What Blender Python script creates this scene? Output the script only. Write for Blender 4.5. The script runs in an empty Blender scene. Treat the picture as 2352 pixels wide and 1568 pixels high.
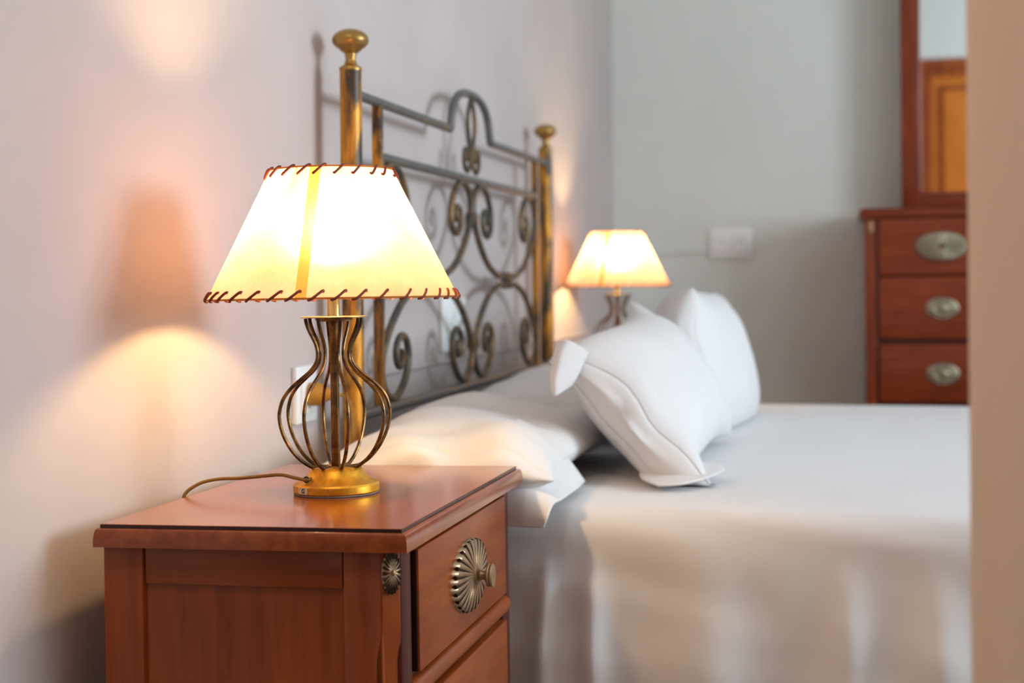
import bpy, bmesh, math, random
from mathutils import Vector, Matrix, noise

# ------------------------------------------------------------------ basics
C = bpy.context.scene.collection
SC = bpy.context.scene
PI = math.pi
ZC = 0.87                      # camera height above the floor
R = math.radians

def lin(c):
    c = c / 255.0
    return c / 12.92 if c <= 0.04045 else ((c + 0.055) / 1.055) ** 2.4
def rgb(r, g, b): return (lin(r), lin(g), lin(b), 1.0)

# ------------------------------------------------------------------ camera
cd = bpy.data.cameras.new('camera'); cam = bpy.data.objects.new('camera', cd); C.objects.link(cam)
cd.sensor_width = 36.0; cd.lens = 3400.0 / 2352.0 * 36.0
cd.shift_x = 1.2 / 2352.0; cd.shift_y = -139.0 / 2352.0
cam.matrix_world = (Matrix.Translation((0, 0, ZC)) @ Matrix.Rotation(R(13.2), 4, 'Z')
                    @ Matrix.Rotation(R(90), 4, 'X') @ Matrix.Rotation(R(-0.5), 4, 'Z'))
cd.dof.use_dof = True; cd.dof.focus_distance = 1.72; cd.dof.aperture_fstop = 4.0
cd.clip_start = 0.02
SC.camera = cam

# ------------------------------------------------------------------ world, lights, exposure
w = bpy.data.worlds.new('world'); SC.world = w; w.use_nodes = True
w.node_tree.nodes['Background'].inputs[0].default_value = (0.86, 0.92, 1.0, 1)
w.node_tree.nodes['Background'].inputs[1].default_value = 0.5
def area(name, loc, rot, sx, sy, power, col):
    l = bpy.data.lights.new(name, 'AREA'); l.shape = 'RECTANGLE'; l.size = sx; l.size_y = sy
    l.energy = power; l.color = col
    o = bpy.data.objects.new(name, l); C.objects.link(o); o.location = loc; o.rotation_euler = rot
    return o
WIN = (1.45, 3.05, 0.95, 2.15)   # window opening on the far right wall: y0, y1, z0, z1
area('window_daylight', (3.12, 2.25, 1.55), (0, R(90), 0), 1.1, 1.45, 99.0, (0.77, 0.895, 1.0))
area('corridor_fill_light', (-0.48, 0.5, 2.42), (0, 0, 0), 0.35, 0.35, 7.5, (1.0, 0.87, 0.73))  # added unseen fill for the corridor wall and nightstand side, no fixture
SC.view_settings.view_transform = 'Standard'; SC.view_settings.look = 'None'
SC.view_settings.exposure = 0.0; SC.view_settings.gamma = 1.0; SC.view_settings.use_curve_mapping = False

# ------------------------------------------------------------------ materials
def new_mat(name):
    m = bpy.data.materials.new(name); m.use_nodes = True
    nt = m.node_tree; b = nt.nodes['Principled BSDF']
    return m, nt, b
def node(nt, t, **kw):
    n = nt.nodes.new(t)
    for k, v in kw.items(): setattr(n, k, v)
    return n
def ramp(nt, fac, stops):
    n = nt.nodes.new('ShaderNodeValToRGB')
    el = n.color_ramp.elements
    while len(el) < len(stops): el.new(0.5)
    for e, (p, c) in zip(el, stops): e.position = p; e.color = c
    nt.links.new(fac, n.inputs[0]); return n
def noise_tex(nt, scale, detail=3, rough=0.5, sc=(1, 1, 1), dist=0.0, coord='Object'):
    tc = nt.nodes.new('ShaderNodeTexCoord'); mp = nt.nodes.new('ShaderNodeMapping')
    mp.inputs['Scale'].default_value = sc
    nt.links.new(tc.outputs[coord], mp.inputs[0])
    n = nt.nodes.new('ShaderNodeTexNoise'); n.inputs['Scale'].default_value = scale
    n.inputs['Detail'].default_value = detail; n.inputs['Roughness'].default_value = rough
    n.inputs['Distortion'].default_value = dist
    nt.links.new(mp.outputs[0], n.inputs['Vector']); return n
def bump(nt, b, h, strength, dist=0.002):
    n = nt.nodes.new('ShaderNodeBump'); n.inputs['Strength'].default_value = strength
    n.inputs['Distance'].default_value = dist
    nt.links.new(h, n.inputs['Height']); nt.links.new(n.outputs[0], b.inputs['Normal'])
def simple(name, c0, c1, scale, rough=0.6, metal=0.0, bmp=0.0, sc=(1, 1, 1), detail=3, lo=0.35, hi=0.65, coat=0.0):
    m, nt, b = new_mat(name)
    n = noise_tex(nt, scale, detail, sc=sc)
    r = ramp(nt, n.outputs[0], [(lo, c0), (hi, c1)])
    nt.links.new(r.outputs[0], b.inputs['Base Color'])
    b.inputs['Roughness'].default_value = rough; b.inputs['Metallic'].default_value = metal
    b.inputs['Coat Weight'].default_value = coat; b.inputs['Coat Roughness'].default_value = 0.12
    if bmp: bump(nt, b, n.outputs[0], bmp)
    return m

M = {}
M['wall_left'] = simple('plaster_rose', rgb(197, 185, 182), rgb(203, 191, 188), 3.0, 0.85, bmp=0.05)
M['wall'] = simple('plaster_grey', rgb(217, 222, 217), rgb(222, 227, 222), 3.0, 0.85, bmp=0.05)
M['wall_lamplit'] = simple('plaster_lamp_tint', rgb(238, 210, 180), rgb(243, 216, 187), 3.0, 0.85, bmp=0.05)  # warm lamplight on the corridor wall put into its base colour
M['ceiling'] = simple('ceiling_paint', rgb(232, 230, 226), rgb(236, 234, 231), 3.0, 0.9)
M['floor'] = simple('floor_tile', rgb(112, 108, 106), rgb(126, 122, 119), 6.0, 0.35)
def wood(name, c0, c1, c2, axis='z', rough=0.36, coat=0.15):
    m, nt, b = new_mat(name)
    sc = {'z': (14, 14, 1.2), 'y': (14, 1.2, 14), 'x': (1.2, 14, 14)}[axis]
    n = noise_tex(nt, 4.0, 5, 0.6, sc=sc, dist=0.4)
    n2 = noise_tex(nt, 5.0, 2, 0.5)
    mx = nt.nodes.new('ShaderNodeMath'); mx.operation = 'MULTIPLY_ADD'
    nt.links.new(n.outputs[0], mx.inputs[0]); mx.inputs[1].default_value = 0.6
    m2 = nt.nodes.new('ShaderNodeMath'); m2.operation = 'MULTIPLY'; m2.inputs[1].default_value = 0.4
    nt.links.new(n2.outputs[0], m2.inputs[0]); nt.links.new(m2.outputs[0], mx.inputs[2])
    r = ramp(nt, mx.outputs[0], [(0.34, c0), (0.5, c1), (0.66, c2)])
    nt.links.new(r.outputs[0], b.inputs['Base Color'])
    b.inputs['Roughness'].default_value = rough
    b.inputs['Specular IOR Level'].default_value = 0.28
    b.inputs['Coat Weight'].default_value = coat; b.inputs['Coat Roughness'].default_value = 0.15
    bump(nt, b, n.outputs[0], 0.03, 0.001)
    return m
W0, W1, W2 = rgb(120, 52, 15), rgb(144, 66, 20), rgb(164, 82, 28)
M['wood_z'] = wood('cherry_wood_upright', W0, W1, W2, 'z')
M['wood_y'] = wood('cherry_wood_along', W0, W1, W2, 'y')
M['wood_gloss'] = wood('cherry_wood_moulding', W0, W1, W2, 'y', 0.26, 0.5)
M['wood_x'] = wood('cherry_wood_across', W0, W1, W2, 'x')
M['wood_top'] = wood('cherry_wood_polished', rgb(140, 62, 14), rgb(156, 73, 18), rgb(170, 86, 24), 'y', 0.25, 0.6)
V0, V1, V2 = rgb(104, 38, 13), rgb(124, 48, 17), rgb(142, 60, 23)
M['chest_z'] = wood('dark_cherry_upright', V0, V1, V2, 'z')
M['chest_x'] = wood('dark_cherry_across', V0, V1, V2, 'x')
M['wood_dark'] = wood('dark_glazed_wood', rgb(38, 16, 10), rgb(48, 20, 12), rgb(60, 26, 15), 'z', 0.4, 0.3)
M['wood_stile'] = wood('shaded_cherry_wood', rgb(66, 24, 16), rgb(76, 28, 18), rgb(86, 34, 22), 'z', 0.45, 0.1)  # cherry darkened for the pilaster, shade and dark reflection in the base colour
M['door_wood'] = wood('honey_door_wood', rgb(196, 108, 30), rgb(208, 118, 34), rgb(218, 128, 42), 'z', 0.4, 0.3)
def brass(name, dark, gold, lo, hi, scale, rough, sc=(1, 1, 1), metal=0.75):
    m, nt, b = new_mat(name)
    n = noise_tex(nt, scale, 5, 0.65, sc=sc, dist=0.6)
    r = ramp(nt, n.outputs[0], [(lo, dark), (hi, gold)])
    nt.links.new(r.outputs[0], b.inputs['Base Color'])
    b.inputs['Metallic'].default_value = metal; b.inputs['Roughness'].default_value = rough
    bump(nt, b, n.outputs[0], 0.12, 0.0008)
    return m
M['iron'] = brass('brushed_iron_with_gold_rub', rgb(88, 86, 82), rgb(160, 122, 70), 0.42, 0.72, 22.0, 0.5, (1, 1, 0.35))
M['iron_gold'] = brass('iron_gold_rub_and_lamplight', rgb(70, 62, 54), rgb(226, 156, 46), 0.43, 0.60, 30.0, 0.42, (1.2, 1.2, 0.22), 0.5)  # gold is part rubbed patina, part lamp highlights put into the colour
M['iron_rail'] = brass('grey_iron', rgb(112, 114, 116), rgb(136, 124, 106), 0.45, 0.75, 20.0, 0.5)
M['ball_brass'] = brass('satin_brass', rgb(150, 118, 62), rgb(190, 150, 84), 0.3, 0.7, 14.0, 0.33)
M['gilt'] = brass('gold_leaf', rgb(196, 128, 28), rgb(242, 180, 56), 0.3, 0.6, 30.0, 0.42)
M['wire'] = brass('antique_gold_wire', rgb(70, 52, 34), rgb(160, 116, 58), 0.38, 0.66, 45.0, 0.36)
M['tube_brass'] = brass('polished_brass', rgb(205, 180, 120), rgb(235, 214, 156), 0.3, 0.7, 10.0, 0.22)
M['bronze'] = brass('antique_bronze', rgb(152, 122, 92), rgb(190, 158, 124), 0.3, 0.7, 30.0, 0.38)
M['bronze_dark'] = brass('dark_bronze', rgb(52, 38, 26), rgb(76, 58, 40), 0.3, 0.7, 30.0, 0.45)
M['pewter'] = brass('dull_pewter', rgb(140, 130, 110), rgb(168, 158, 134), 0.3, 0.7, 30.0, 0.45)
def cloth(name, c):
    m, nt, b = new_mat(name)
    n = noise_tex(nt, 9.0, 4, 0.6); r = ramp(nt, n.outputs[0], [(0.3, tuple(x * 0.97 for x in c[:3]) + (1,)), (0.7, c)])
    nt.links.new(r.outputs[0], b.inputs['Base Color']); b.inputs['Roughness'].default_value = 0.9
    b.inputs['Sheen Weight'].default_value = 0.15
    bump(nt, b, n.outputs[0], 0.25, 0.006)
    return m
M['linen'] = cloth('white_cotton', rgb(226, 224, 224))
M['spread'] = cloth('white_bedspread_cotton', rgb(224, 222, 223))
M['socket'] = simple('white_plastic', rgb(238, 241, 241), rgb(242, 245, 245), 8.0, 0.35)
M['cord'] = simple('ochre_cord', rgb(128, 96, 34), rgb(140, 106, 40), 30.0, 0.5)
M['plug'] = simple('lamp_tinted_plug', rgb(176, 124, 36), rgb(188, 134, 44), 30.0, 0.45)  # golden lamplight on the plug put into its base colour
M['hole'] = simple('socket_hole', rgb(46, 44, 42), rgb(52, 50, 48), 30.0, 0.6)
M['lace'] = simple('brown_leather_lace', rgb(112, 46, 28), rgb(134, 58, 34), 120.0, 0.6, bmp=0.3)
M['sticker'] = simple('grey_sticker', rgb(206, 190, 160), rgb(220, 206, 180), 60.0, 0.5)
M['ink'] = simple('black_ink', rgb(30, 26, 22), rgb(36, 30, 26), 60.0, 0.6)
M['felt'] = simple('grey_felt', rgb(120, 116, 118), rgb(134, 130, 132), 60.0, 0.9)

def parchment(name, c0, c1, tr, diff, fwd):
    m = bpy.data.materials.new(name); m.use_nodes = True; nt = m.node_tree
    nt.nodes.remove(nt.nodes['Principled BSDF']); out = nt.nodes['Material Output']
    n = noise_tex(nt, 28.0, 6, 0.7); n2 = noise_tex(nt, 220.0, 3, 0.6)
    a = nt.nodes.new('ShaderNodeMath'); a.operation = 'MULTIPLY_ADD'; a.inputs[1].default_value = 0.4
    nt.links.new(n2.outputs[0], a.inputs[0])
    a2 = nt.nodes.new('ShaderNodeMath'); a2.operation = 'MULTIPLY'; a2.inputs[1].default_value = 0.6
    nt.links.new(n.outputs[0], a2.inputs[0]); nt.links.new(a2.outputs[0], a.inputs[2])
    r = ramp(nt, a.outputs[0], [(0.36, c0), (0.62, c1)])
    d = nt.nodes.new('ShaderNodeBsdfDiffuse'); t = nt.nodes.new('ShaderNodeBsdfTranslucent')
    d.inputs[0].default_value = diff
    nt.links.new(r.outputs[0], t.inputs[0])
    mx = nt.nodes.new('ShaderNodeMixShader'); mx.inputs[0].default_value = tr
    nt.links.new(d.outputs[0], mx.inputs[1]); nt.links.new(t.outputs[0], mx.inputs[2])
    rf = nt.nodes.new('ShaderNodeBsdfRefraction'); rf.inputs['IOR'].default_value = 1.4; rf.inputs['Roughness'].default_value = 0.85
    rf.inputs[0].default_value = (0.95, 0.72, 0.50, 1)
    m3 = nt.nodes.new('ShaderNodeMixShader'); m3.inputs[0].default_value = fwd
    nt.links.new(mx.outputs[0], m3.inputs[1]); nt.links.new(rf.outputs[0], m3.inputs[2])
    nt.links.new(m3.outputs[0], out.inputs[0]); return m
M['parchment'] = parchment('parchment', (0.56, 0.30, 0.23, 1), (0.70, 0.43, 0.40, 1), 0.9, rgb(240, 214, 160), 0.3)
M['parchment_seam'] = parchment('parchment_double_layer', (0.34, 0.165, 0.04, 1), (0.42, 0.22, 0.06, 1), 0.7, rgb(220, 180, 110), 0.03)
m = bpy.data.materials.new('lit_bulb'); m.use_nodes = True; nt = m.node_tree
nt.nodes.remove(nt.nodes['Principled BSDF']); e = nt.nodes.new('ShaderNodeEmission')
e.inputs[0].default_value = (1.0, 0.65, 0.28, 1); e.inputs[1].default_value = 430.0
nt.links.new(e.outputs[0], nt.nodes['Material Output'].inputs[0]); M['bulb'] = m
m, nt, b = new_mat('mirror_silver'); b.inputs['Metallic'].default_value = 1.0
b.inputs['Base Color'].default_value = (0.9, 0.91, 0.92, 1); b.inputs['Roughness'].default_value = 0.02; M['mirror'] = m
m, nt, b = new_mat('window_glass'); b.inputs['Transmission Weight'].default_value = 1.0
b.inputs['Roughness'].default_value = 0.0; b.inputs['IOR'].default_value = 1.45; M['glass'] = m

# ------------------------------------------------------------------ mesh helpers
class MB:
    def __init__(s): s.v = []; s.f = []
    def add(s, v, f):
        o = len(s.v); s.v += [tuple(p) for p in v]; s.f += [tuple(i + o for i in q) for q in f]; return s
    def box(s, x0, x1, y0, y1, z0, z1, bev=0.0, seg=2):
        bm = bmesh.new(); bmesh.ops.create_cube(bm, size=1.0)
        for v in bm.verts:
            v.co = Vector(((x0 + x1) / 2 + v.co.x * (x1 - x0), (y0 + y1) / 2 + v.co.y * (y1 - y0), (z0 + z1) / 2 + v.co.z * (z1 - z0)))
        if bev: bmesh.ops.bevel(bm, geom=bm.edges[:], offset=bev, segments=seg, affect='EDGES', profile=0.5)
        bm.verts.index_update()
        s.add([v.co[:] for v in bm.verts], [[v.index for v in f.verts] for f in bm.faces]); bm.free(); return s
    def lathe(s, prof, n=32, axis='z', c=(0, 0, 0), ell=(1, 1)):
        vs = []; fs = []
        for r, h in prof:
            for k in range(n):
                a = 2 * PI * k / n; p, q = r * math.cos(a) * ell[0], r * math.sin(a) * ell[1]
                vs.append({'z': (c[0] + p, c[1] + q, c[2] + h), 'x': (c[0] + h, c[1] + p, c[2] + q), 'y': (c[0] + q, c[1] + h, c[2] + p)}[axis])
        m_ = len(prof)
        for i in range(m_ - 1):
            for k in range(n):
                k2 = (k + 1) % n
                fs.append((i * n + k, i * n + k2, (i + 1) * n + k2, (i + 1) * n + k))
        if prof[0][0] > 1e-6: fs.append(tuple(reversed(range(n))))
        if prof[-1][0] > 1e-6: fs.append(tuple(range((m_ - 1) * n, m_ * n)))
        return s.add(vs, fs)
    def tube(s, pts, r, n=8, closed=False, flat=1.0):
        P = [Vector(p) for p in pts]; L = len(P); vs = []; fs = []
        up = None
        for i in range(L):
            a = P[i - 1] if (i > 0 or closed) else P[i]; b_ = P[(i + 1) % L] if (i < L - 1 or closed) else P[i]
            t = (b_ - a).normalized()
            if up is None:
                up = Vector((0, 0, 1)) if abs(t.z) < 0.9 else Vector((1, 0, 0))
            up = (up - t * up.dot(t)).normalized(); sd = t.cross(up)
            rr = r[i] if isinstance(r, (list, tuple)) else r
            for k in range(n):
                an = 2 * PI * k / n
                vs.append(P[i] + up * (rr * math.cos(an)) + sd * (rr * flat * math.sin(an)))
        for i in range(L if closed else L - 1):
            j = (i + 1) % L
            for k in range(n):
                k2 = (k + 1) % n
                fs.append((i * n + k, i * n + k2, j * n + k2, j * n + k))
        if not closed: fs += [tuple(reversed(range(n))), tuple(range((L - 1) * n, L * n))]
        return s.add(vs, fs)
    def rings(s, rs, cap=True):           # equal-length closed rings joined into a skin
        n = len(rs[0]); vs = [p for r_ in rs for p in r_]; fs = []
        for i in range(len(rs) - 1):
            for k in range(n):
                k2 = (k + 1) % n; fs.append((i * n + k, i * n + k2, (i + 1) * n + k2, (i + 1) * n + k))
        if cap: fs += [tuple(reversed(range(n))), tuple(range((len(rs) - 1) * n, len(rs) * n))]
        return s.add(vs, fs)
    def mesh(s, name, mat, smooth=True, angle=35):
        me = bpy.data.meshes.new(name); me.from_pydata(s.v, [], s.f); me.validate()
        bm = bmesh.new(); bm.from_mesh(me); bmesh.ops.recalc_face_normals(bm, faces=bm.faces[:]); bm.to_mesh(me); bm.free()
        me.materials.append(mat)
        if smooth:
            for p in me.polygons: p.use_smooth = True
            me.set_sharp_from_angle(angle=R(angle))
        return me
    def build(s, name, mat, parent=None, smooth=True, angle=35, loc=None):
        o = bpy.data.objects.new(name, s.mesh(name, mat, smooth, angle)); C.objects.link(o)
        if parent: o.parent = parent
        if loc: o.location = loc
        return o
def spline(pts, n=8, closed=False):
    P = [Vector(p) for p in pts]; L = len(P); out = []
    for i in range(L if closed else L - 1):
        g = (lambda k: P[k % L]) if closed else (lambda k: P[max(0, min(L - 1, k))])
        p0, p1, p2, p3 = g(i - 1), g(i), g(i + 1), g(i + 2)
        for k in range(n):
            t = k / n
            out.append(0.5 * ((2 * p1) + (p2 - p0) * t + (2 * p0 - 5 * p1 + 4 * p2 - p3) * t * t + (3 * p1 - p0 - 3 * p2 + p3) * t ** 3))
    if not closed: out.append(P[-1])
    return out
def tag(o, label=None, cat=None, group=None, kind=None):
    if label: o['label'] = label
    if cat: o['category'] = cat
    if group: o['group'] = group
    if kind: o['kind'] = kind
    return o
def thing(name, label, cat, loc=(0, 0, 0), rot=None, group=None):
    o = bpy.data.objects.new(name, None); C.objects.link(o); o.empty_display_size = 0.05
    o.location = loc
    if rot is not None: o.rotation_euler = rot
    return tag(o, label, cat, group)
def copy_tree(o, parent=None):
    c = o.copy(); C.objects.link(c)
    if parent: c.parent = parent
    for ch in list(o.children): copy_tree(ch, c)
    return c
def struct(name, mb, mat, label=None, smooth=False):
    o = mb.build(name, mat, smooth=smooth); o['kind'] = 'structure'
    if label: o['label'] = label
    return o

# ------------------------------------------------------------------ room
XL, XW, YF, YN, YB = -0.84, 3.0, 5.166, 1.05, -1.7     # left wall, window wall, far wall, entry wall, corridor end
XR = 0.0725                                              # corridor's right wall face
H = 2.55
struct('floor', MB().box(XL - .1, XW + .1, YB, YF + .1, -.08, 0), M['floor'])
struct('ceiling', MB().box(XL - .1, XW + .1, YB, YF + .1, H, H + .08), M['ceiling'])
struct('wall_left', MB().box(XL - .1, XL, YB, YF + .1, 0, H), M['wall_left'], 'long pale rose plaster wall behind the bed')
struct('wall_far', MB().box(XL, XW + .1, YF, YF + .1, 0, H), M['wall'], 'grey plaster wall at the far end of the bedroom')
struct('wall_corridor', MB().box(XR, XR + .1, YB, YN, 0, H), M['wall_lamplit'], 'blurred wall edge, coloured warm by painted lamplight, at the right of the doorway')
DX0, DX1, DZ = 0.36, 1.26, 2.14       # door opening with casing on the entry wall
struct('wall_entry', MB().box(XR + .1, DX0, YN - .1, YN, 0, H).box(DX1, XW, YN - .1, YN, 0, H).box(DX0, DX1, YN - .1, YN, DZ, H), M['wall'])
y0, y1, z0, z1 = WIN
struct('wall_window', MB().box(XW, XW + .1, YN - .1, y0, 0, H).box(XW, XW + .1, y1, YF, 0, H).box(XW, XW + .1, y0, y1, 0, z0).box(XW, XW + .1, y0, y1, z1, H), M['wall'])
wf = MB()
for a, b_ in ((y0, y0 + .05), (y1 - .05, y1), ((y0 + y1) / 2 - .03, (y0 + y1) / 2 + .03)): wf.box(XW + .02, XW + .07, a, b_, z0, z1)
wf.box(XW + .02, XW + .07, y0, y1, z0, z0 + .05).box(XW + .02, XW + .07, y0, y1, z1 - .05, z1)
struct('window_1', wf, M['socket'], 'white window frame on the right hand wall')
dr = MB().box(DX0, DX0 + .06, YN - .1, YN + .015, 0, DZ).box(DX1 - .06, DX1, YN - .1, YN + .015, 0, DZ).box(DX0 + .06, DX1 - .06, YN - .1, YN + .015, DZ - .09, DZ)
door = struct('door_1', dr, M['wood_z'], 'wooden door in the entry wall, seen in the mirror')
MB().box(DX0 + .06, DX1 - .06, YN - .06, YN - .025, 0.01, DZ - .09).build('door_leaf', M['door_wood'], door, False)
for px in (DX0 + .115, DX0 + .46):
    for (za, zb) in ((.25, .95), (1.08, 1.98)):
        q = MB()
        pw = .30
        for (a, b_, c, d) in ((px, px + .018, za, zb), (px + pw - .018, px + pw, za, zb), (px, px + pw, za, za + .018), (px, px + pw, zb - .018, zb)):
            q.box(a, b_, YN - .025, YN - .012, c, d)
        q.build('panel_moulding', M['wood_z'], door, False)

# ------------------------------------------------------------------ fluted oval rosette (drawer handle plate), local: normal +x, long axis y
def rosette(hw, hh, depth, petals, flute=0.16):
    mb = MB(); n = petals * 8; rows = 14; vs = []; fs = []
    for i in range(rows + 1):
        t = i / rows
        for k in range(n):
            a = 2 * PI * k / n; ph = (k % 8) / 8.0
            lob = abs(math.sin(PI * ph)) ** 0.6
            rr = 0.14 + 0.86 * t
            edge = 1.0 - 0.055 * (1 - lob) * max(0, (t - .6) / .4)
            dome = math.sqrt(max(0.0, 1 - (rr * .97) ** 2))
            x = depth * (0.25 + 0.75 * dome) * (1 - flute * (1 - lob) * min(1, 1.6 * t) * 1.6)
            if i == rows: x = 0.0
            vs.append((x, hw * rr * edge * math.cos(a), hh * rr * edge * math.sin(a)))
    for i in range(rows):
        for k in range(n):
            k2 = (k + 1) % n; fs.append((i * n + k, i * n + k2, (i + 1) * n + k2, (i + 1) * n + k))
    mb.add(vs, fs); return mb
def flute_lines(hw, hh, depth, petals, w=1.0):       # dark lines along the valleys between the petals
    mb = MB()
    for k in range(petals):
        a = 2 * PI * k / petals; pts = []
        for i in range(9):
            rr = 0.2 + 0.78 * i / 8
            dome = math.sqrt(max(0.0, 1 - (rr * .97) ** 2))
            pts.append((depth * (0.25 + 0.75 * dome) * 0.80, hw * rr * .975 * math.cos(a), hh * rr * .975 * math.sin(a)))
        mb.tube(pts, [w * (0.0008 + 0.0017 * i / 8) for i in range(9)], 5)
    return mb

# ------------------------------------------------------------------ nightstand
NT = 0.62          # top height
def nightstand(label):
    t = thing('nightstand', label, 'nightstand', group='cherry wood nightstands beside the bed')
    IX, IY = 0.332, 0.5555
    def ring(o, z, back=None):
        b_ = o if back is None else back
        return [(o, -o, z), (o, IY + o, z), (-IX - b_, IY + o, z), (-IX - b_, -o, z)]
    prof = [(-.004, NT - .0042), (.0, NT - .0042), (.0034, NT - .0044), (.0050, NT - .0056), (.0064, NT - .0085), (.0072, NT - .013), (.0075, NT - .0175), (.0075, NT - .0235)]
    mb = MB().rings([ring(o, z, o * .7) for o, z in prof])
    mb.build('top_moulding', M['wood_gloss'], t, angle=40)
    top = MB().rings([ring(0, NT - .0043), ring(0, NT - .0004), ring(-.0006, NT)]).build('tabletop', M['wood_top'], t, angle=30)
    MB().rings([ring(.0004, NT - .0042), ring(.0004, NT - .0006)], cap=False).build('dark_edge', M['wood_dark'], top, False)
    tag(top.children[0], 'dark line around the tabletop edge')
    zt = NT - .0235
    ya, yb = .006, IY - .006
    # side frames (near and far side are alike)
    for side, (s0, s1) in enumerate(((ya, 1), (yb, -1))):
        d = s1
        def bx(x0, x1, z0_, z1_, inset, thick, bev=.0012):
            a, b_ = s0 + d * inset, s0 + d * (inset + thick)
            return MB().box(x0, x1, min(a, b_), max(a, b_), z0_, z1_, bev)
        bx(-.3325, -.2872, .05, zt, 0, .03, .002).build('stile', M['wood_z'], t)
        bx(-.065, -.0236, .05, zt, 0, .03, .002).build('stile', M['wood_z'], t)
        bx(-.2858, -.0664, NT - .064, zt, .0025, .02).build('side_rail', M['wood_x'], t)
        bx(-.2872, -.065, .06, .115, .0025, .02).build('side_rail', M['wood_x'], t)
        bx(-.2866, -.0656, .10, NT - .06, .007, .012, 0).build('side_panel', M['wood_z'], t)
        # chamfered corner, the chamfer widening below the ornament
        rs = []
        for z, c in ((zt, .0135), (NT - .085, .0135), (NT - .10, .0142), (NT - .115, .0165), (NT - .128, .0195), (NT - .14, .021), (.12, .021), (.05, .021)):
            q = [(-.0240, s0), (-.0095 - c, s0), (-.0095, s0 + d * c), (-.0095, s0 + d * .05), (-.0240, s0 + d * .05)]
            rs.append([(x, y, z) for x, y in q])
        MB().rings(rs).build('corner_post', M['wood_z'], t, angle=20)
        # rounded pilaster beside the drawers, its shading put into the wood colour
        pil = []
        for k in range(13):
            a = PI * k / 12
            pil.append((-.0115 + .006 * math.sin(a) ** .7, s0 + d * (.0345 - .0175 * math.cos(a))))
        pil += [(-.02, s0 + d * .052), (-.02, s0 + d * .017)]
        MB().rings([[(x, y, z) for x, y in pil] for z in (zt, .06)]).build('pilaster', M['wood_stile'], t, angle=50)
        if d < 0: continue
        o = rosette(.0105, .0225, .006, 20, .12)
        oo = o.build('corner_rosette', M['bronze'], t, angle=60)
        oo.matrix_local = Matrix.Translation((-.0163, s0 + d * .0066, NT - .0465)) @ Matrix.Rotation(R(-45 * d), 4, 'Z')
        tag(oo, 'small oval bronze corner rosette')
        fl = flute_lines(.0105, .0225, .006, 20).build('fluting', M['bronze_dark'], oo)
        MB().lathe([(.0030, .0), (.0026, .0072), (.0014, .0082), (0, .0084)], 14, 'x', ell=(.7, 1.2)).build('boss', M['bronze'], oo)
    MB().box(-.3325, -.32, ya + .02, yb - .02, .06, zt).build('back_panel', M['wood_z'], t, False)
    MB().box(-.31, -.03, ya + .03, yb - .03, .07, .085).build('bottom_panel', M['wood_x'], t, False)
    pl = MB().box(-.3325, -.004, .002, IY - .002, .0, .05, .003); pl.box(-.326, -.008, .004, IY - .004, .05, .062, .004)
    pl.build('plinth', M['wood_y'], t)
    # drawers and the beads between them
    z = NT - .032
    for k in range(3):
        zb = z - .1295
        dmb = MB().box(-.024, -.0015, .0665, IY - .0665, zb, z, .0016)
        dw = dmb.build('drawer', M['wood_y'], t)
        MB().box(-.024, -.0042, .0658, .0668, zb + .001, z - .001).build('drawer_edge', M['wood_dark'], dw, False)
        if k == 0:
            hp = rosette(.080, .0435, .0115, 26).build('handle_plate', M['bronze'], dw, angle=60, loc=(-.0015, IY / 2, (z + zb) / 2 - .0015))
            tag(hp, 'fluted oval bronze handle plate')
            flx = flute_lines(.080, .0435, .0115, 26)
        else:
            hp = MB().lathe([(.028, 0), (.028, .002), (.026, .004), (.02, .0035), (.018, .005), (.01, .006), (0, .006)], 28, 'x', ell=(1.4, 1)).build('handle_plate', M['pewter'], dw, loc=(-.0015, IY / 2, (z + zb) / 2))
            flx = None
        if flx: flx.build('handle_fluting', M['bronze_dark'], dw, loc=(-.0015, IY / 2, (z + zb) / 2 - .0015))
        kn = MB().lathe([(.0135, .006), (.0135, .0105), (.0115, .0115), (.0108, .0132), (.0088, .0142), (.0062, .016), (.0052, .019), (.0058, .0225), (.0085, .0242), (.0132, .0248), (.0137, .0262), (.0128, .0276), (.0132, .0285), (.0138, .0302), (.0128, .0318), (.009, .0326), (0, .0328)], 28, 'x')
        kn.build('knob', M['bronze'], dw, loc=(-.0015, IY / 2, (z + zb) / 2 - .0015))
        # half-round bead
        zc = zb - .0175
        pts = []
        for q in range(11):
            a = -PI / 2 + PI * q / 10
            pts.append((-.0105 + .0115 * math.cos(a), zc + .0115 * math.sin(a)))
        pts += [(-.024, zc + .0115), (-.024, zc - .0115)]
        MB().rings([[(x, y, zz) for x, zz in pts] for y in (.052, IY - .052)]).build('drawer_bead', M['wood_y'], t, angle=50)
        MB().box(-.026, -.0125, .04, IY - .04, zc - .017, zc + .017).build('divider_rail', M['wood_dark'], t, False)
        z = zb - .035
    MB().box(-.026, -.0135, .04, IY - .04, NT - .034, zt).build('top_rail', M['wood_dark'], t, False)
    return t
ns = nightstand('cherry wood nightstand in the foreground, gold based lamp and cord on its top')
Rns = Matrix.Rotation(.017, 4, 'Z') @ Matrix.Rotation(-.0093, 4, 'X') @ Matrix.Rotation(-.0112, 4, 'Y')
Pn = Vector((-.4532, 1.4344, ZC - .2501))
ns.matrix_world = Matrix.Translation(Pn - (Rns @ Vector((0, 0, NT)))) @ Rns
ns2 = copy_tree(ns); ns2.matrix_world = Matrix.Translation((-.53, 3.975, -.002))
tag(ns2, 'cherry wood nightstand beyond the bed, hidden behind the leaning pillows')

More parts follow.
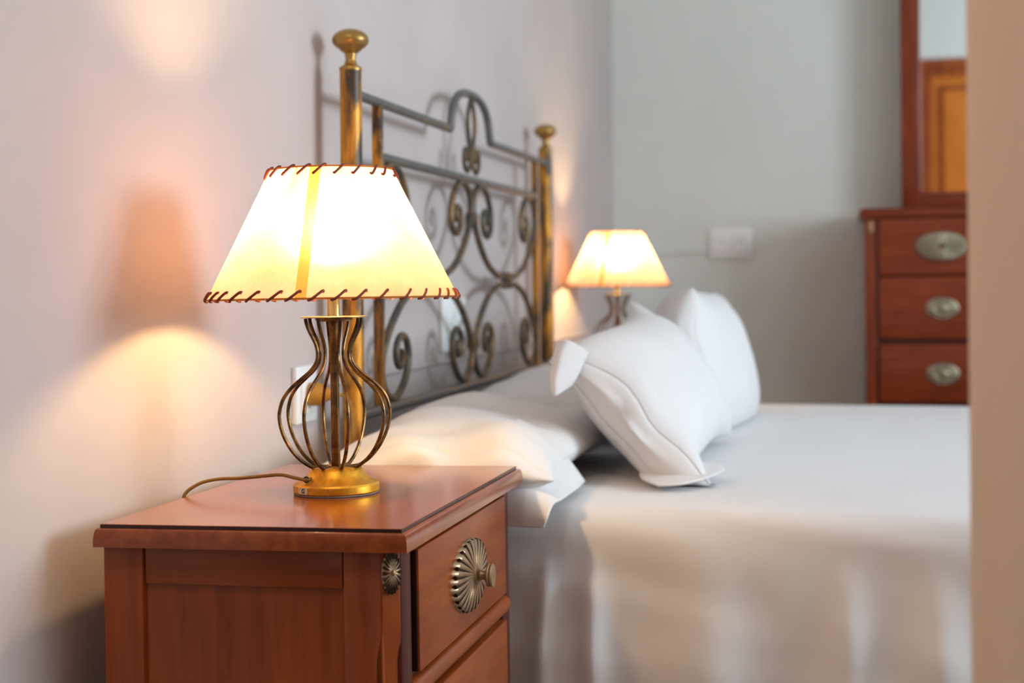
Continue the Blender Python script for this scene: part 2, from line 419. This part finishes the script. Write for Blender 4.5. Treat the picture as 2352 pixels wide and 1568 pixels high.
# ------------------------------------------------------------------ table lamp
def table_lamp(label):
    t = thing('table_lamp', label, 'lamp', group='parchment shaded table lamps on the nightstands')
    base = MB().lathe([(.0, .0012), (.0505, .0012), (.0518, .003), (.0520, .0105), (.0505, .0128), (.047, .0142), (.042, .0165), (.0375, .0195), (.0345, .0235), (.0325, .0275), (.0300, .0302), (.026, .0315), (0, .032)], 64).build('base', M['gilt'], t, angle=30)
    MB().lathe([(.0, 0), (.0512, 0), (.0512, .0013), (0, .0013)], 48).build('felt_pad', M['felt'], base)
    MB().box(-.0045, .0045, -.0045, .0045, .03, .212, .0012).build('pole', M['wire'], t)
    MB().lathe([(.0, .2110), (.0395, .2112), (.0405, .2119), (.0405, .2126), (.0395, .2132), (.008, .2134)], 48).build('top_disc', M['tube_brass'], t)
    MB().lathe([(.0, .2065), (.019, .2068), (.0225, .2085), (.0225, .211), (0, .211)], 40).build('under_disc', M['wire'], t)
    MB().lathe([(.0080, .213), (.0080, .235), (.0135, .2355), (.0140, .2375), (.0125, .239), (.0125, .284), (.006, .2865), (0, .2865)], 28).build('socket_tube', M['tube_brass'], t)
    prof = [(.0345, .2108), (.0337, .205), (.0300, .195), (.0255, .186), (.0218, .177), (.0205, .167), (.0225, .157), (.0300, .147), (.0410, .138), (.0530, .128), (.0625, .116), (.0672, .103), (.0680, .090), (.0640, .073), (.0550, .055), (.0440, .042), (.0340, .0345), (.0285, .0318), (.0210, .0308), (.012, .0305)]
    wm = MB().tube(spline([(r, 0, z) for r, z in prof], 5), .0023, 8).mesh('wire', M['wire'])
    for k in range(8):
        a = R(25 + 45 * k - 13.2 - 90 + 65)
        o = bpy.data.objects.new('wire', wm); C.objects.link(o); o.parent = t; o.rotation_euler = (0, 0, a)
    # shade: a single sheet cone with one double-layered seam strip
    z0_, z1_, r0, r1 = .2347, .389, .151, .0745
    n = 180; rows = 24
    sa = R(-90 + 20.0 - 15.0)           # seam direction (towards the camera, a little to the left)
    def P(a, u, off=0.0): 
        r_ = r0 + (r1 - r0) * u + off
        return (r_ * math.cos(a), r_ * math.sin(a), z0_ + (z1_ - z0_) * u)
    half = lambda u: .0066 / (r0 + (r1 - r0) * u)
    vs, fs = [], []
    for i in range(rows + 1):
        u = i / rows; h_ = half(u)
        for k in range(n + 1):
            vs.append(P(sa + h_ + (2 * PI - 2 * h_) * k / n, u))
    for i in range(rows):
        for k in range(n): fs.append((i * (n + 1) + k, i * (n + 1) + k + 1, (i + 1) * (n + 1) + k + 1, (i + 1) * (n + 1) + k))
    sh = MB().add(vs, fs).build('lamp_shade', M['parchment'], t)
    vs, fs = [], []
    for i in range(rows + 1):
        u = i / rows; h_ = half(u)
        for k in range(5): vs.append(P(sa - h_ + 2 * h_ * k / 4, u))
    for i in range(rows):
        for k in range(4): fs.append((i * 5 + k, i * 5 + k + 1, (i + 1) * 5 + k + 1, (i + 1) * 5 + k))
    tag(MB().add(vs, fs).build('seam_strip', M['parchment_seam'], sh), 'darker double layered parchment seam strip')
    for (rr, zz) in ((r0, z0_), (r1, z1_)):
        MB().tube([(rr * math.cos(2 * PI * k / 96), rr * math.sin(2 * PI * k / 96), zz) for k in range(96)], .0011, 6, True).build('rim_wire', M['parchment_seam'], sh)
    # leather stitches over both rims
    def stitch(rr, zz, cnt, up, slope):
        du = .0085 * up; dr = -slope * du
        d = 2 * PI / cnt
        pts = [(-.30, -.0012, -.2 * du), (-.26, .0006, du * -.22), (-.12, .0022, -.02 * du), (.1, .0024 + dr * .5, .5 * du), (.28, .0018 + dr, du * .95), (.34, .0004 + dr, du * 1.0), (.34, -.0014 + dr, du * .95)]
        q = []
        for s_, o_, z_ in pts:
            a = s_ * d; a *= up; q.append(((rr + o_) * math.cos(a), (rr + o_) * math.sin(a), zz + z_))
        return MB().tube(spline(q, 4), .0016, 7).mesh('stitch', M['lace'])
    slope = (r0 - r1) / (z1_ - z0_)
    for rr, zz, cnt, up in ((r0, z0_, 36, 1), (r1, z1_, 22, -1)):
        sm = stitch(rr, zz, cnt, up, slope)
        for k in range(cnt):
            o = bpy.data.objects.new('stitch', sm); C.objects.link(o); o.parent = sh; o.rotation_euler = (0, 0, 2 * PI * (k + .3 * random.Random(k + cnt).random()) / cnt)
    MB().lathe([(0, .286), (.008, .287), (.009, .292), (.0155, .299), (.0188, .307), (.0190, .314), (.0165, .322), (.010, .329), (0, .3315)], 20).build('bulb', M['bulb'], t)
    sp = MB()
    for k in range(3):
        a = 2 * PI * k / 3 + .3
        sp.tube([(.014 * math.cos(a), .014 * math.sin(a), .2375), (.04 * math.cos(a), .04 * math.sin(a), .262), (.0735 * math.cos(a), .0735 * math.sin(a), .388)], .0009, 5)
    sp.build('shade_carrier', M['tube_brass'], t)
    return t
lamp = table_lamp('table lamp with caged wire vase body and lit parchment shade on the near nightstand')
LL = Vector((-.160, .2645, NT + .0005))
lamp.matrix_world = ns.matrix_world @ Matrix.Translation(LL)
lamp2 = copy_tree(lamp); lamp2.matrix_world = Matrix.Translation((-.678, 4.229, NT - .0015)) @ Matrix.Rotation(R(-14), 4, 'Z')
tag(lamp2, 'small blurred table lamp with lit shade beyond the bed, behind the pillows')
# sticker and mains cord exist in view only on the near lamp
lb = [o for o in lamp.children if o.name.startswith('base')][0]
a0 = R(-90 + 13.2 - 44); MBs = MB(); vs = []; fs = []
for k in range(7):
    a = a0 - .16 + .32 * k / 6
    for z in (.0030, .0104): vs.append((.0523 * math.cos(a), .0523 * math.sin(a), z))
for k in range(6): fs.append((2 * k, 2 * k + 2, 2 * k + 3, 2 * k + 1))
st = MBs.add(vs, fs).build('sticker', M['sticker'], lb); tag(st, 'pale worn sticker printed with a letter G')
fc = bpy.data.curves.new('sticker_letter', 'FONT'); fc.body = 'G'; fc.size = .0072; fc.extrude = .00012; fc.offset = .00012; fc.align_x = 'CENTER'; fc.align_y = 'CENTER'
ft = bpy.data.objects.new('letter_curve', fc); C.objects.link(ft)
bpy.context.view_layer.update()
fm = bpy.data.meshes.new_from_object(ft.evaluated_get(bpy.context.evaluated_depsgraph_get())); bpy.data.objects.remove(ft)
fm.materials.clear(); fm.materials.append(M['ink'])
fo = bpy.data.objects.new('sticker_letter', fm); C.objects.link(fo); fo.parent = lb; tag(fo, 'black letter G')
a1 = a0 + .02
fo.location = (.0526 * math.cos(a1), .0526 * math.sin(a1), .0066); fo.rotation_euler = (R(90), 0, a1 + R(90))
lamp_w = lambda p: p
cp = [(-.018, -.036, .0205), (-.026, -.0375, .0195), (-.040, -.036, .0215), (-.058, -.033, .0245), (-.082, -.030, .0225), (-.112, -.028, .0195), (-.138, -.029, .0185), (-.158, -.033, .0150), (-.171, -.037, .0085), (-.177, -.040, .0032), (-.1795, -.0425, -.004), (-.1805, -.043, -.03), (-.1805, -.043, -.2)]
MB().tube(spline(cp, 8), .0021, 10).build('cord', M['cord'], lamp)
MB().lathe([(.0034, 0), (.0042, .001), (.0034, .002)], 14, 'y').build('cord_hole', M['hole'], lb, loc=(-.0245, -.0385, .0195))

# ------------------------------------------------------------------ headboard
HX, YA, YZ_ = -.785, 2.238, 3.744
yc = (YA + YZ_) / 2
hb = thing('headboard', 'wrought iron headboard of scrolls between two brass balled posts', 'headboard', (HX, yc, 0))
zz = lambda z: z + ZC
for y in (YA - yc, YZ_ - yc):
    p = MB().lathe([(.0, 0), (.0175, 0), (.0175, zz(.338)), (.0, zz(.338))], 28, c=(0, y, 0)).build('post', M['iron_gold'], hb)
    f = [(.0, .337), (.0182, .337), (.0184, .340), (.0172, .3425), (.0150, .3435), (.0108, .347), (.0084, .352), (.0080, .357), (.0095, .361), (.0092, .364), (.0118, .3655), (.0160, .3685)]
    for k in range(1, 16):
        a = -PI / 2 + .55 + (PI - .55) * k / 15
        f.append((.0295 * math.cos(a) if k < 15 else 0, .3855 + .0178 * math.sin(a)))
    MB().lathe([(r_, zz(z)) for r_, z in f], 36, c=(0, y, 0)).build('finial', M['ball_brass'], p)
hy = .62
top = [(0, YA - yc + .015, zz(.302)), (0, -.172, zz(.302))]
arch = [(-.165, .302), (-.158, .315), (-.150, .335), (-.135, .355), (-.11, .372), (-.075, .383), (-.035, .388), (0, .389)]
arch = arch + [(-y, z) for y, z in reversed(arch[:-1])]
MB().tube([(0, YA - yc + .01, zz(.302)), (0, -.165, zz(.302))], .0085, 10).build('top_rail', M['iron_rail'], hb)
MB().tube([(0, .165, zz(.302)), (0, YZ_ - yc - .01, zz(.302))], .0085, 10).build('top_rail', M['iron_rail'], hb)
MB().tube(spline([(0, y, zz(z)) for y, z in arch], 6), .0085, 10).build('arch', M['iron_rail'], hb)
MB().tube([(0, -hy, zz(.211)), (0, hy, zz(.211))], .0085, 10).build('middle_rail', M['iron_rail'], hb)
MB().tube([(0, YA - yc + .01, zz(-.215)), (0, YZ_ - yc - .01, zz(-.215))], .0095, 10).build('bottom_rail', M['iron_rail'], hb)
for s in (-1, 1):
    MB().box(-.0078, .0078, s * hy - .0078, s * hy + .0078, zz(-.215), zz(.302), .001).build('upright_bar', M['iron_gold'], hb)
arm = [(0, .0045), (.06, .006), (.11, .012), (.17, .029), (.225, .058), (.268, .092), (.294, .124), (.301, .15), (.288, .178), (.258, .195), (.222, .198), (.185, .184), (.157, .158), (.147, .128), (.157, .102), (.182, .092), (.206, .1), (.218, .12), (.212, .14), (.195, .147), (.182, .137), (.184, .125), (.194, .122)]
for c in (-.31, .31):
    for up in (1, -1):
        path = [(0, c + y, zz(.001 + up * (z + .003))) for y, z in reversed(arm)] + [(0, c - y, zz(.001 + up * (z + .003))) for y, z in arm[1:]]
        pts = spline(path, 5); L = len(pts)
        rr = [.0058 + .0012 * math.sin(PI * k / (L - 1)) + (.0022 if (k < 10 or k > L - 11) else 0) for k in range(L)]
        MB().tube(pts, rr, 9).build('scroll', M['iron'], hb)
    MB().box(-.011, .011, c - .011, c + .011, zz(-.018), zz(.020), .002).build('collar', M['iron'], hb)
for z in (.130, -.128):
    MB().box(-.010, .010, -.019, .019, zz(z) - .012, zz(z) + .012, .002).build('collar', M['iron'], hb)
for s in (-1, 1):
    pet = [(s * .002, .381), (s * .016, .365), (s * .027, .342), (s * .028, .318), (s * .018, .292), (s * .008, .272), (s * .009, .248), (s * .026, .229), (s * .048, .23), (s * .061, .249), (s * .055, .27), (s * .04, .272), (s * .034, .258), (s * .042, .25)]
    MB().tube(spline([(0, y, zz(z)) for y, z in pet], 5), .0046, 8).build('crest_scroll', M['iron'], hb)

# ------------------------------------------------------------------ bed, bedspread
BZ = ZC - .325; BY0, BY1, BX0, BX1 = 2.068, 3.93, -.745, 1.25
bed = thing('bed', 'wide bed under the white bedspread, its head at the iron headboard', 'bed', (.25, (BY0 + BY1) / 2, 0))
cy = (BY0 + BY1) / 2
MB().box(BX0 + .03 - .25, BX1 - .03 - .25, BY0 + .05 - cy, BY1 - .05 - cy, .33, BZ - .03, .04, 3).build('mattress', M['linen'], bed)
MB().box(BX0 + .04 - .25, BX1 - .05 - .25, BY0 + .07 - cy, BY1 - .07 - cy, .22, .33, .01).build('bed_base', M['wood_dark'], bed)
for x in (BX0 + .1, BX1 - .1):
    for y in (BY0 + .14, BY1 - .14):
        MB().lathe([(.02, 0), (.028, .22)], 16, c=(x - .25, y - cy, 0)).build('leg', M['wood_dark'], bed)
def nz(x, y, z=0.0): return noise.noise(Vector((x, y, z)))
def bedspread():
    cr = .045; prof = []          # (y, z, outward y, drop below edge)
    for k in range(26): prof.append((BY0, .06 + (BZ - cr - .06) * k / 25, -1, 1))
    for k in range(1, 9):
        a = PI / 2 * k / 8; prof.append((BY0 + cr - cr * math.cos(a), BZ - cr + cr * math.sin(a), -1, 0))
    for k in range(1, 60): prof.append((BY0 + cr + (BY1 - BY0 - 2 * cr) * k / 60, BZ, 0, 0))
    for k in range(0, 9):
        a = PI / 2 * k / 8; prof.append((BY1 - cr + cr * math.sin(a), BZ - cr + cr * math.cos(a), 1, 0))
    for k in range(1, 14): prof.append((BY1, BZ - cr - (BZ - cr - .06) * k / 13, 1, 1))
    xs = [BX0 + (BX1 - BX0) * i / 260 for i in range(261)]
    vs, fs = [], []
    for x in xs:
        for (y, z, o, dr) in prof:
            yy, z2, xx = y, z, x
            if o:
                dep = max(0.0, BZ - .03 - z); g = min(1.0, dep / .34)
                fold = .5 * nz(x * 7, 3.1, z * .35) + .8 * nz(x * 3.1 + .8 * nz(z * 2, x), 7.7) + .22 * nz(x * 17 + z * 1.5, 1.3, z)
                pleat = 0.0
                for (c, wd, am) in ((-.435, .008, .026), (-.372, .011, .036), (-.02, .016, .024), (.10, .02, .026), (-.21, .03, .016)):
                    cc = c + .02 * (BZ - z) * (1 if c > -.4 else -1); pleat += am * math.exp(-((x - cc) / (wd * (1 + 2.2 * g))) ** 2)
                gp = max(0.0, min(1.0, (dep - .035) / .12))
                yy += o * (.042 * g * (fold + .25) + pleat * gp + .006 * nz(x * 6 + z * 16, z * 16, 4.0))
            else:
                z2 += .004 * nz(x * 2.3, y * 2.3) + .0022 * nz(x * 9, y * 5, 2)
            vs.append((xx, yy, z2))
    m_ = len(prof)
    for i in range(len(xs) - 1):
        for k in range(m_ - 1): fs.append((i * m_ + k, i * m_ + k + 1, (i + 1) * m_ + k + 1, (i + 1) * m_ + k))
    # foot end, hanging straight down
    last = (len(xs) - 1) * m_; base = len(vs)
    for k in range(m_): vs.append((BX1 + .02, vs[last + k][1], max(.06, vs[last + k][2] - .03)))
    for k in range(m_): vs.append((BX1 + .025, vs[last + k][1], .06))
    for r_ in range(2):
        p0 = last if r_ == 0 else base; p1 = base + r_ * m_
        for k in range(m_ - 1): fs.append((p0 + k, p0 + k + 1, p1 + k + 1, p1 + k))
    o = MB().add(vs, fs).build('bedspread', M['spread'], angle=180)
    tag(o, 'white cotton bedspread over the bed, falling in folds at the near side', 'bedspread')
bedspread()

# ------------------------------------------------------------------ pillows
def pillow(name, label, L, a, b_, mat4, seed, wr=1.0, group='white cotton pillows on the bed', hem=None, endb=.35, clampz=True, warp=None, clampy=None, sag=.045, cap=.012):
    nu, nv = 64, 56; rs = []
    def ringat(u, off=0.0, shrink=1.0):
        e = abs(u); ring = []
        ai = a * (1 - sag + sag * e ** 3) * shrink + off
        bi = (b_ * (endb + (1 - endb) * max(0, 1 - e ** 2.4) ** .6)) * shrink + off
        for j in range(nv):
            ph = 2 * PI * j / nv; c, s = math.cos(ph), math.sin(ph)
            y = ai * math.copysign(abs(c) ** .75, c); z = bi * math.copysign(abs(s) ** 1.15, s)
            x = u * L / 2 * (1 - .03 * (1 - (y / max(ai, 1e-4)) ** 2)) + math.copysign(cap * math.sqrt(1 - shrink * shrink), u)
            q = max(0, e - .45) / .55
            cz = math.copysign(1, s) * abs(s) ** .6
            n1 = nz(x * 5 + seed, y * 5, seed * 1.7) * .010 + nz(x * 14, y * 10 + seed, 1.1) * .004
            cre = math.sin(y * 46 + 5 * nz(x * 4, y * 3, seed)) * .0045 * q
            z += cz * wr * (n1 + cre)
            p = mat4 @ Vector((x, y, z))
            if warp: p = warp(p, u, y / a, z)
            if clampz and p.z < BZ + .004 and (clampy is None or p.y > clampy): p.z = BZ + .004
            ring.append(p)
        return ring
    us = [math.sin(PI / 2 * (-1 + 2 * i / nu)) for i in range(nu + 1)]
    for i, u in enumerate(us):
        rs.append(ringat(u))
    sh_ = (.12, .3, .5, .68, .82, .92, .98)
    rs = [ringat(-1.0, 0, k) for k in sh_] + rs + [ringat(1.0, 0, k) for k in reversed(sh_)]
    o = MB().rings(rs).build(name, M['linen'], angle=180)
    tag(o, label, 'pillow', group)
    if hem:
        hr = [ringat(u, .0025) for u in (-1.0, -.985, -.96, -.93, -.90)] + [ringat(-.893, .0012), ringat(-.886, -.001)]
        h = MB().rings(hr, cap=False).build('pillowcase_hem', M['linen'], o, angle=60)
    return o
def frame(center, xdir, ydir):
    x = Vector(xdir).normalized(); y = Vector(ydir); y = (y - x * y.dot(x)).normalized(); z = x.cross(y)
    m4 = Matrix((x, y, z)).transposed().to_4x4(); m4.translation = Vector(center); return m4
def ears(*cs, pw=2):                    # cs: (side along u, side along v, world offset): pulled or drooping corners
    def f(p, u, v, z):
        for su, sv, off in cs:
            wu = max(0.0, (u * su - .45) / .55) ** 2; wv = max(0.0, (v * sv - .1) / .9) ** pw
            p = p + Vector(off) * (wu * wv)
        return p
    return f
# two flat pillows along the headboard (x along the bed's width, y along the bed's length)
pn = pillow('pillow', 'white pillow lying flat at the near end of the headboard, corner past bed edge', .68, .172, .062,
       frame((-.60, 2.365, BZ + .058), (0, 1, 0), (-1, 0, 0)), 1.3, 2.6, endb=.30, cap=.03, warp=ears((-1, -1, (.012, .0, -.012)), pw=2), clampy=2.06)
pillow('pillow', 'white pillow lying flat behind the leaning pillows at the far half of the headboard', .74, .172, .072,
       frame((-.60, 3.14, BZ + .070), (0, 1, 0), (-1, 0, 0)), 5.1, 1.0, endb=.3)
# two pillows leaning on them
pa = pillow('pillow', 'nearest white leaning pillow, its wide hem facing the nightstand', .64, .158, .085,
       frame((-.355, 2.635, BZ + .128), (.03, 1, .05), (-.165, 0, .225)), 9.4, .8, hem=True, endb=.33, sag=.15,
       warp=ears((-1, 1, (-.02, -.01, -.04)), (1, 1, (-.01, .0, .008)), (-1, -1, (.05, .0, .0))))
pb = pillow('pillow', 'white leaning pillow behind the nearest one, its pointed corner standing up', .60, .170, .088,
       frame((-.328, 3.30, BZ + .138), (.08, 1, -.04), (-.065, 0, .27)), 14.2, .8, hem=False, endb=.4,
       warp=ears((-1, 1, (.06, .0, -.008))))

# loose ends of the pillowcases: thin cloth sheets given as rows of points
def sheet(name, rows, parent, th=.0025, n=6):
    rows = [spline(r_, n) for r_ in rows]
    cols = [spline([r_[k] for r_ in rows], n) for k in range(len(rows[0]))]
    m_ = len(cols[0]); vs = []; fs = []
    for c in cols: vs += c
    for i in range(len(cols) - 1):
        for k in range(m_ - 1): fs.append((i * m_ + k, i * m_ + k + 1, (i + 1) * m_ + k + 1, (i + 1) * m_ + k))
    o = MB().add(vs, fs).build(name, M['linen'], parent, angle=180)
    md = o.modifiers.new('thickness', 'SOLIDIFY'); md.thickness = th; md.offset = 0
    return o
sheet('pillowcase_hem', [[(-.468, 2.300, .770), (-.449, 2.288, .776), (-.432, 2.296, .768), (-.418, 2.312, .757)],
                         [(-.468, 2.272, .745), (-.454, 2.262, .752), (-.440, 2.272, .742), (-.425, 2.296, .736)],
                         [(-.467, 2.250, .716), (-.458, 2.244, .716), (-.448, 2.256, .712), (-.433, 2.282, .716)],
                         [(-.462, 2.246, .694), (-.459, 2.244, .692), (-.455, 2.248, .694), (-.440, 2.280, .706)]], pa)
sheet('pillowcase_hem', [[(-.345, 2.36, .566), (-.335, 2.31, .558), (-.300, 2.25, .5555)],
                         [(-.315, 2.39, .580), (-.290, 2.33, .566), (-.262, 2.26, .558)],
                         [(-.270, 2.43, .572), (-.248, 2.38, .566), (-.228, 2.31, .563)],
                         [(-.238, 2.445, .566), (-.222, 2.41, .570), (-.210, 2.37, .566)]], pa)
sheet('pillowcase_hem', [[(-.52, 2.25, .655), (-.475, 2.25, .632), (-.44, 2.255, .592), (-.418, 2.27, .557)],
                         [(-.53, 2.17, .648), (-.48, 2.17, .626), (-.442, 2.175, .590), (-.414, 2.185, .557)],
                         [(-.55, 2.10, .628), (-.50, 2.095, .618), (-.45, 2.10, .590), (-.412, 2.115, .559)],
                         [(-.55, 2.045, .608), (-.50, 2.040, .604), (-.45, 2.040, .584), (-.411, 2.050, .560)],
                         [(-.55, 2.016, .584), (-.50, 2.014, .582), (-.45, 2.012, .574), (-.414, 2.010, .560)],
                         [(-.55, 2.006, .556), (-.50, 2.004, .552), (-.45, 1.998, .550), (-.418, 1.990, .546)],
                         [(-.55, 2.008, .532), (-.50, 2.006, .530), (-.45, 1.999, .529), (-.424, 1.990, .531)]], pn)

# ------------------------------------------------------------------ sockets, plug, wall cables
def socket(name, label, c, axis, wd, ht, gangs):
    t = thing(name, label, 'socket', c, (0, 0, 0 if axis == 'x' else -PI / 2), 'white wall sockets')
    pl = MB().box(0, .009, -wd / 2, wd / 2, -ht / 2, ht / 2, .003).build('face_plate', M['socket'], t)
    for g in range(gangs):
        y = (g - (gangs - 1) / 2) * .071
        MB().box(.008, .0125, y - .029, y + .029, -.029, .029, .002).build('socket_insert', M['socket'], pl)
        MB().lathe([(.0195, .0122), (.0195, .0132), (.0165, .0132), (.0155, .0126), (0, .0126)], 24, 'x', c=(0, y, 0)).build('socket_ring', M['socket'], pl)
        for dy in (-.0085, .0085): MB().lathe([(.0024, .0122), (.0024, .0130), (0, .0130)], 10, 'x', c=(0, y + dy, 0)).build('pin_hole', M['hole'], pl)
    return t
socket('wall_socket', 'single white socket low on the wall behind the near lamp, plug in it', (XL, 2.155, ZC - .172), 'x', .088, .088, 1)
socket('wall_socket', 'white double socket on the wall seen through the headboard scrolls', (XL, 3.018, ZC - .09), 'x', .19, .112, 2)
socket('wall_socket', 'white double socket on the grey far wall, right of the far lamp', (-.43, YF, ZC + .124), 'y', .150, .104, 2)
pg = thing('power_plug', 'plug tinted with painted lamplight in the low wall socket behind the near lamp', 'plug', (XL + .0135, 2.155, ZC - .172))
MB().lathe([(.0, 0), (.017, 0), (.0185, .004), (.0175, .016), (.012, .026), (.007, .036), (.0045, .048), (0, .05)], 20, 'x').build('plug_body', M['plug'], pg)
MB().tube(spline([(.046, 0, 0), (.056, .004, -.004), (.064, .006, -.02), (.066, .006, -.06), (.060, .006, -.2), (.055, .0, -.5)], 8), .0026, 8).build('cord', M['cord'], pg)
cb = MB().tube([(XL + .004, 2.2, ZC - .166), (XL + .004, 3.0, ZC - .166), (XL + .004, 4.6, ZC - .168)], .0035, 8).build('wall_cable', M['wall_left'])
tag(cb, 'thin painted cable running along the wall behind the headboard', 'cable')
cb = MB().tube([(XL + .004, YF - .004, ZC + .094), (-.7, YF - .004, ZC + .094), (-.505, YF - .004, ZC + .095)], .0045, 8).build('wall_cable', M['wall'])
tag(cb, 'thin painted cable on the far wall between the corner and the double socket', 'cable')

# ------------------------------------------------------------------ chest of drawers with mirror
CX0, CX1, CYF, CT = .004, .964, 4.72, ZC + .216
ch = thing('chest_of_drawers', 'tall cherry chest of drawers against the far wall, partly behind the wall edge', 'chest', ((CX0 + CX1) / 2, CYF, 0))
wc = (CX1 - CX0)
def ry(o, z): return [(-wc / 2 + .0 - o, -o, z), (wc / 2 + o, -o, z), (wc / 2 + o, .43, z), (-wc / 2 - o, .43, z)]
MB().rings([ry(-.012, CT - .028), ry(0, CT - .027), ry(.003, CT - .018), ry(.0, CT - .008), ry(-.008, CT - .003), ry(-.009, CT)]).build('top', M['chest_x'], ch, angle=50)
MB().box(-wc / 2 + .018, wc / 2 - .018, .03, .425, .06, CT - .027).build('carcass', M['wood_dark'], ch, False)
for s in (-1, 1):
    x0 = s * (wc / 2 - .015); x1 = s * (wc / 2 - .052)
    MB().box(min(x0, x1), max(x0, x1), .012, .06, .06, CT - .027, .004).build('stile', M['chest_z'], ch)
    MB().box(min(x0, x0 - s * .006), max(x0, x0 - s * .006), .06, .428, .06, CT - .027).build('side_panel', M['chest_z'], ch, False)
    oo = rosette(.009, .022, .007, 16, .12).build('corner_rosette', M['bronze'], ch, angle=60)
    oo.matrix_local = Matrix.Translation((s * (wc / 2 - .034), .012, CT - .060)) @ Matrix.Rotation(R(-90), 4, 'Z')
MB().box(-wc / 2, wc / 2, .0, .43, 0, .06, .003).build('plinth', M['chest_x'], ch)
tops = [(.198 - .015, .008), (.000 + .002, -.191), (-.204, -.388), (-.401, -.585), (-.598, -.782)]
for k, (za, zb) in enumerate(tops):
    za, zb = za + ZC, zb + ZC
    zb = max(zb, .075)
    dw = MB().box(-wc / 2 + .056, wc / 2 - .056, .002, .03, zb, za, .004, 3).build('drawer', M['chest_x'], ch)
    for s in (-1, 1):
        x = s * .235; zm = (za + zb) / 2
        if k == 0:
            hp = rosette(.082, .0455, .012, 24).build('handle_plate', M['pewter'], dw, angle=60)
            hp.matrix_local = Matrix.Translation((x, .002, zm)) @ Matrix.Rotation(R(-90), 4, 'Z')
            fl = flute_lines(.082, .0455, .012, 24, 1.7).build('handle_fluting', M['bronze_dark'], dw)
            fl.matrix_local = hp.matrix_local.copy()
            kn = MB().lathe([(.0135, .006), (.0115, .0115), (.0062, .016), (.0058, .0225), (.0132, .0248), (.0138, .0302), (.009, .0326), (0, .0328)], 20, 'x').build('knob', M['bronze'], dw)
        else:
            hp = MB().lathe([(.034, 0), (.034, .002), (.031, .005), (.026, .0042), (.024, .0075), (.019, .0085), (.016, .006), (.012, .0065), (.010, .0095), (0, .0105)], 32, 'x', ell=(1.45, 1)).build('handle_plate', M['pewter'], dw, angle=50)
            hp.matrix_local = Matrix.Translation((x, .002, zm)) @ Matrix.Rotation(R(-90), 4, 'Z'); kn = None
        if kn: kn.matrix_local = hp.matrix_local.copy()
mr = thing('mirror', 'tall mirror in a cherry frame standing on the chest of drawers', 'mirror', ((CX0 + CX1) / 2, 5.0, CT))
mw = .345
MB().box(-mw + .055, mw - .055, .012, .02, .05, 1.0).build('mirror_glass', M['mirror'], mr, False)
for s in (-1, 1):
    MB().box(min(s * mw, s * (mw - .062)), max(s * mw, s * (mw - .062)), 0, .03, 0, 1.04, .004).build('frame_stile', M['chest_z'], mr)
MB().box(-mw + .062, mw - .062, 0, .03, .0, .062, .004).build('frame_rail', M['chest_x'], mr)
MB().box(-mw + .062, mw - .062, 0, .03, .98, 1.04, .004).build('frame_rail', M['chest_x'], mr)
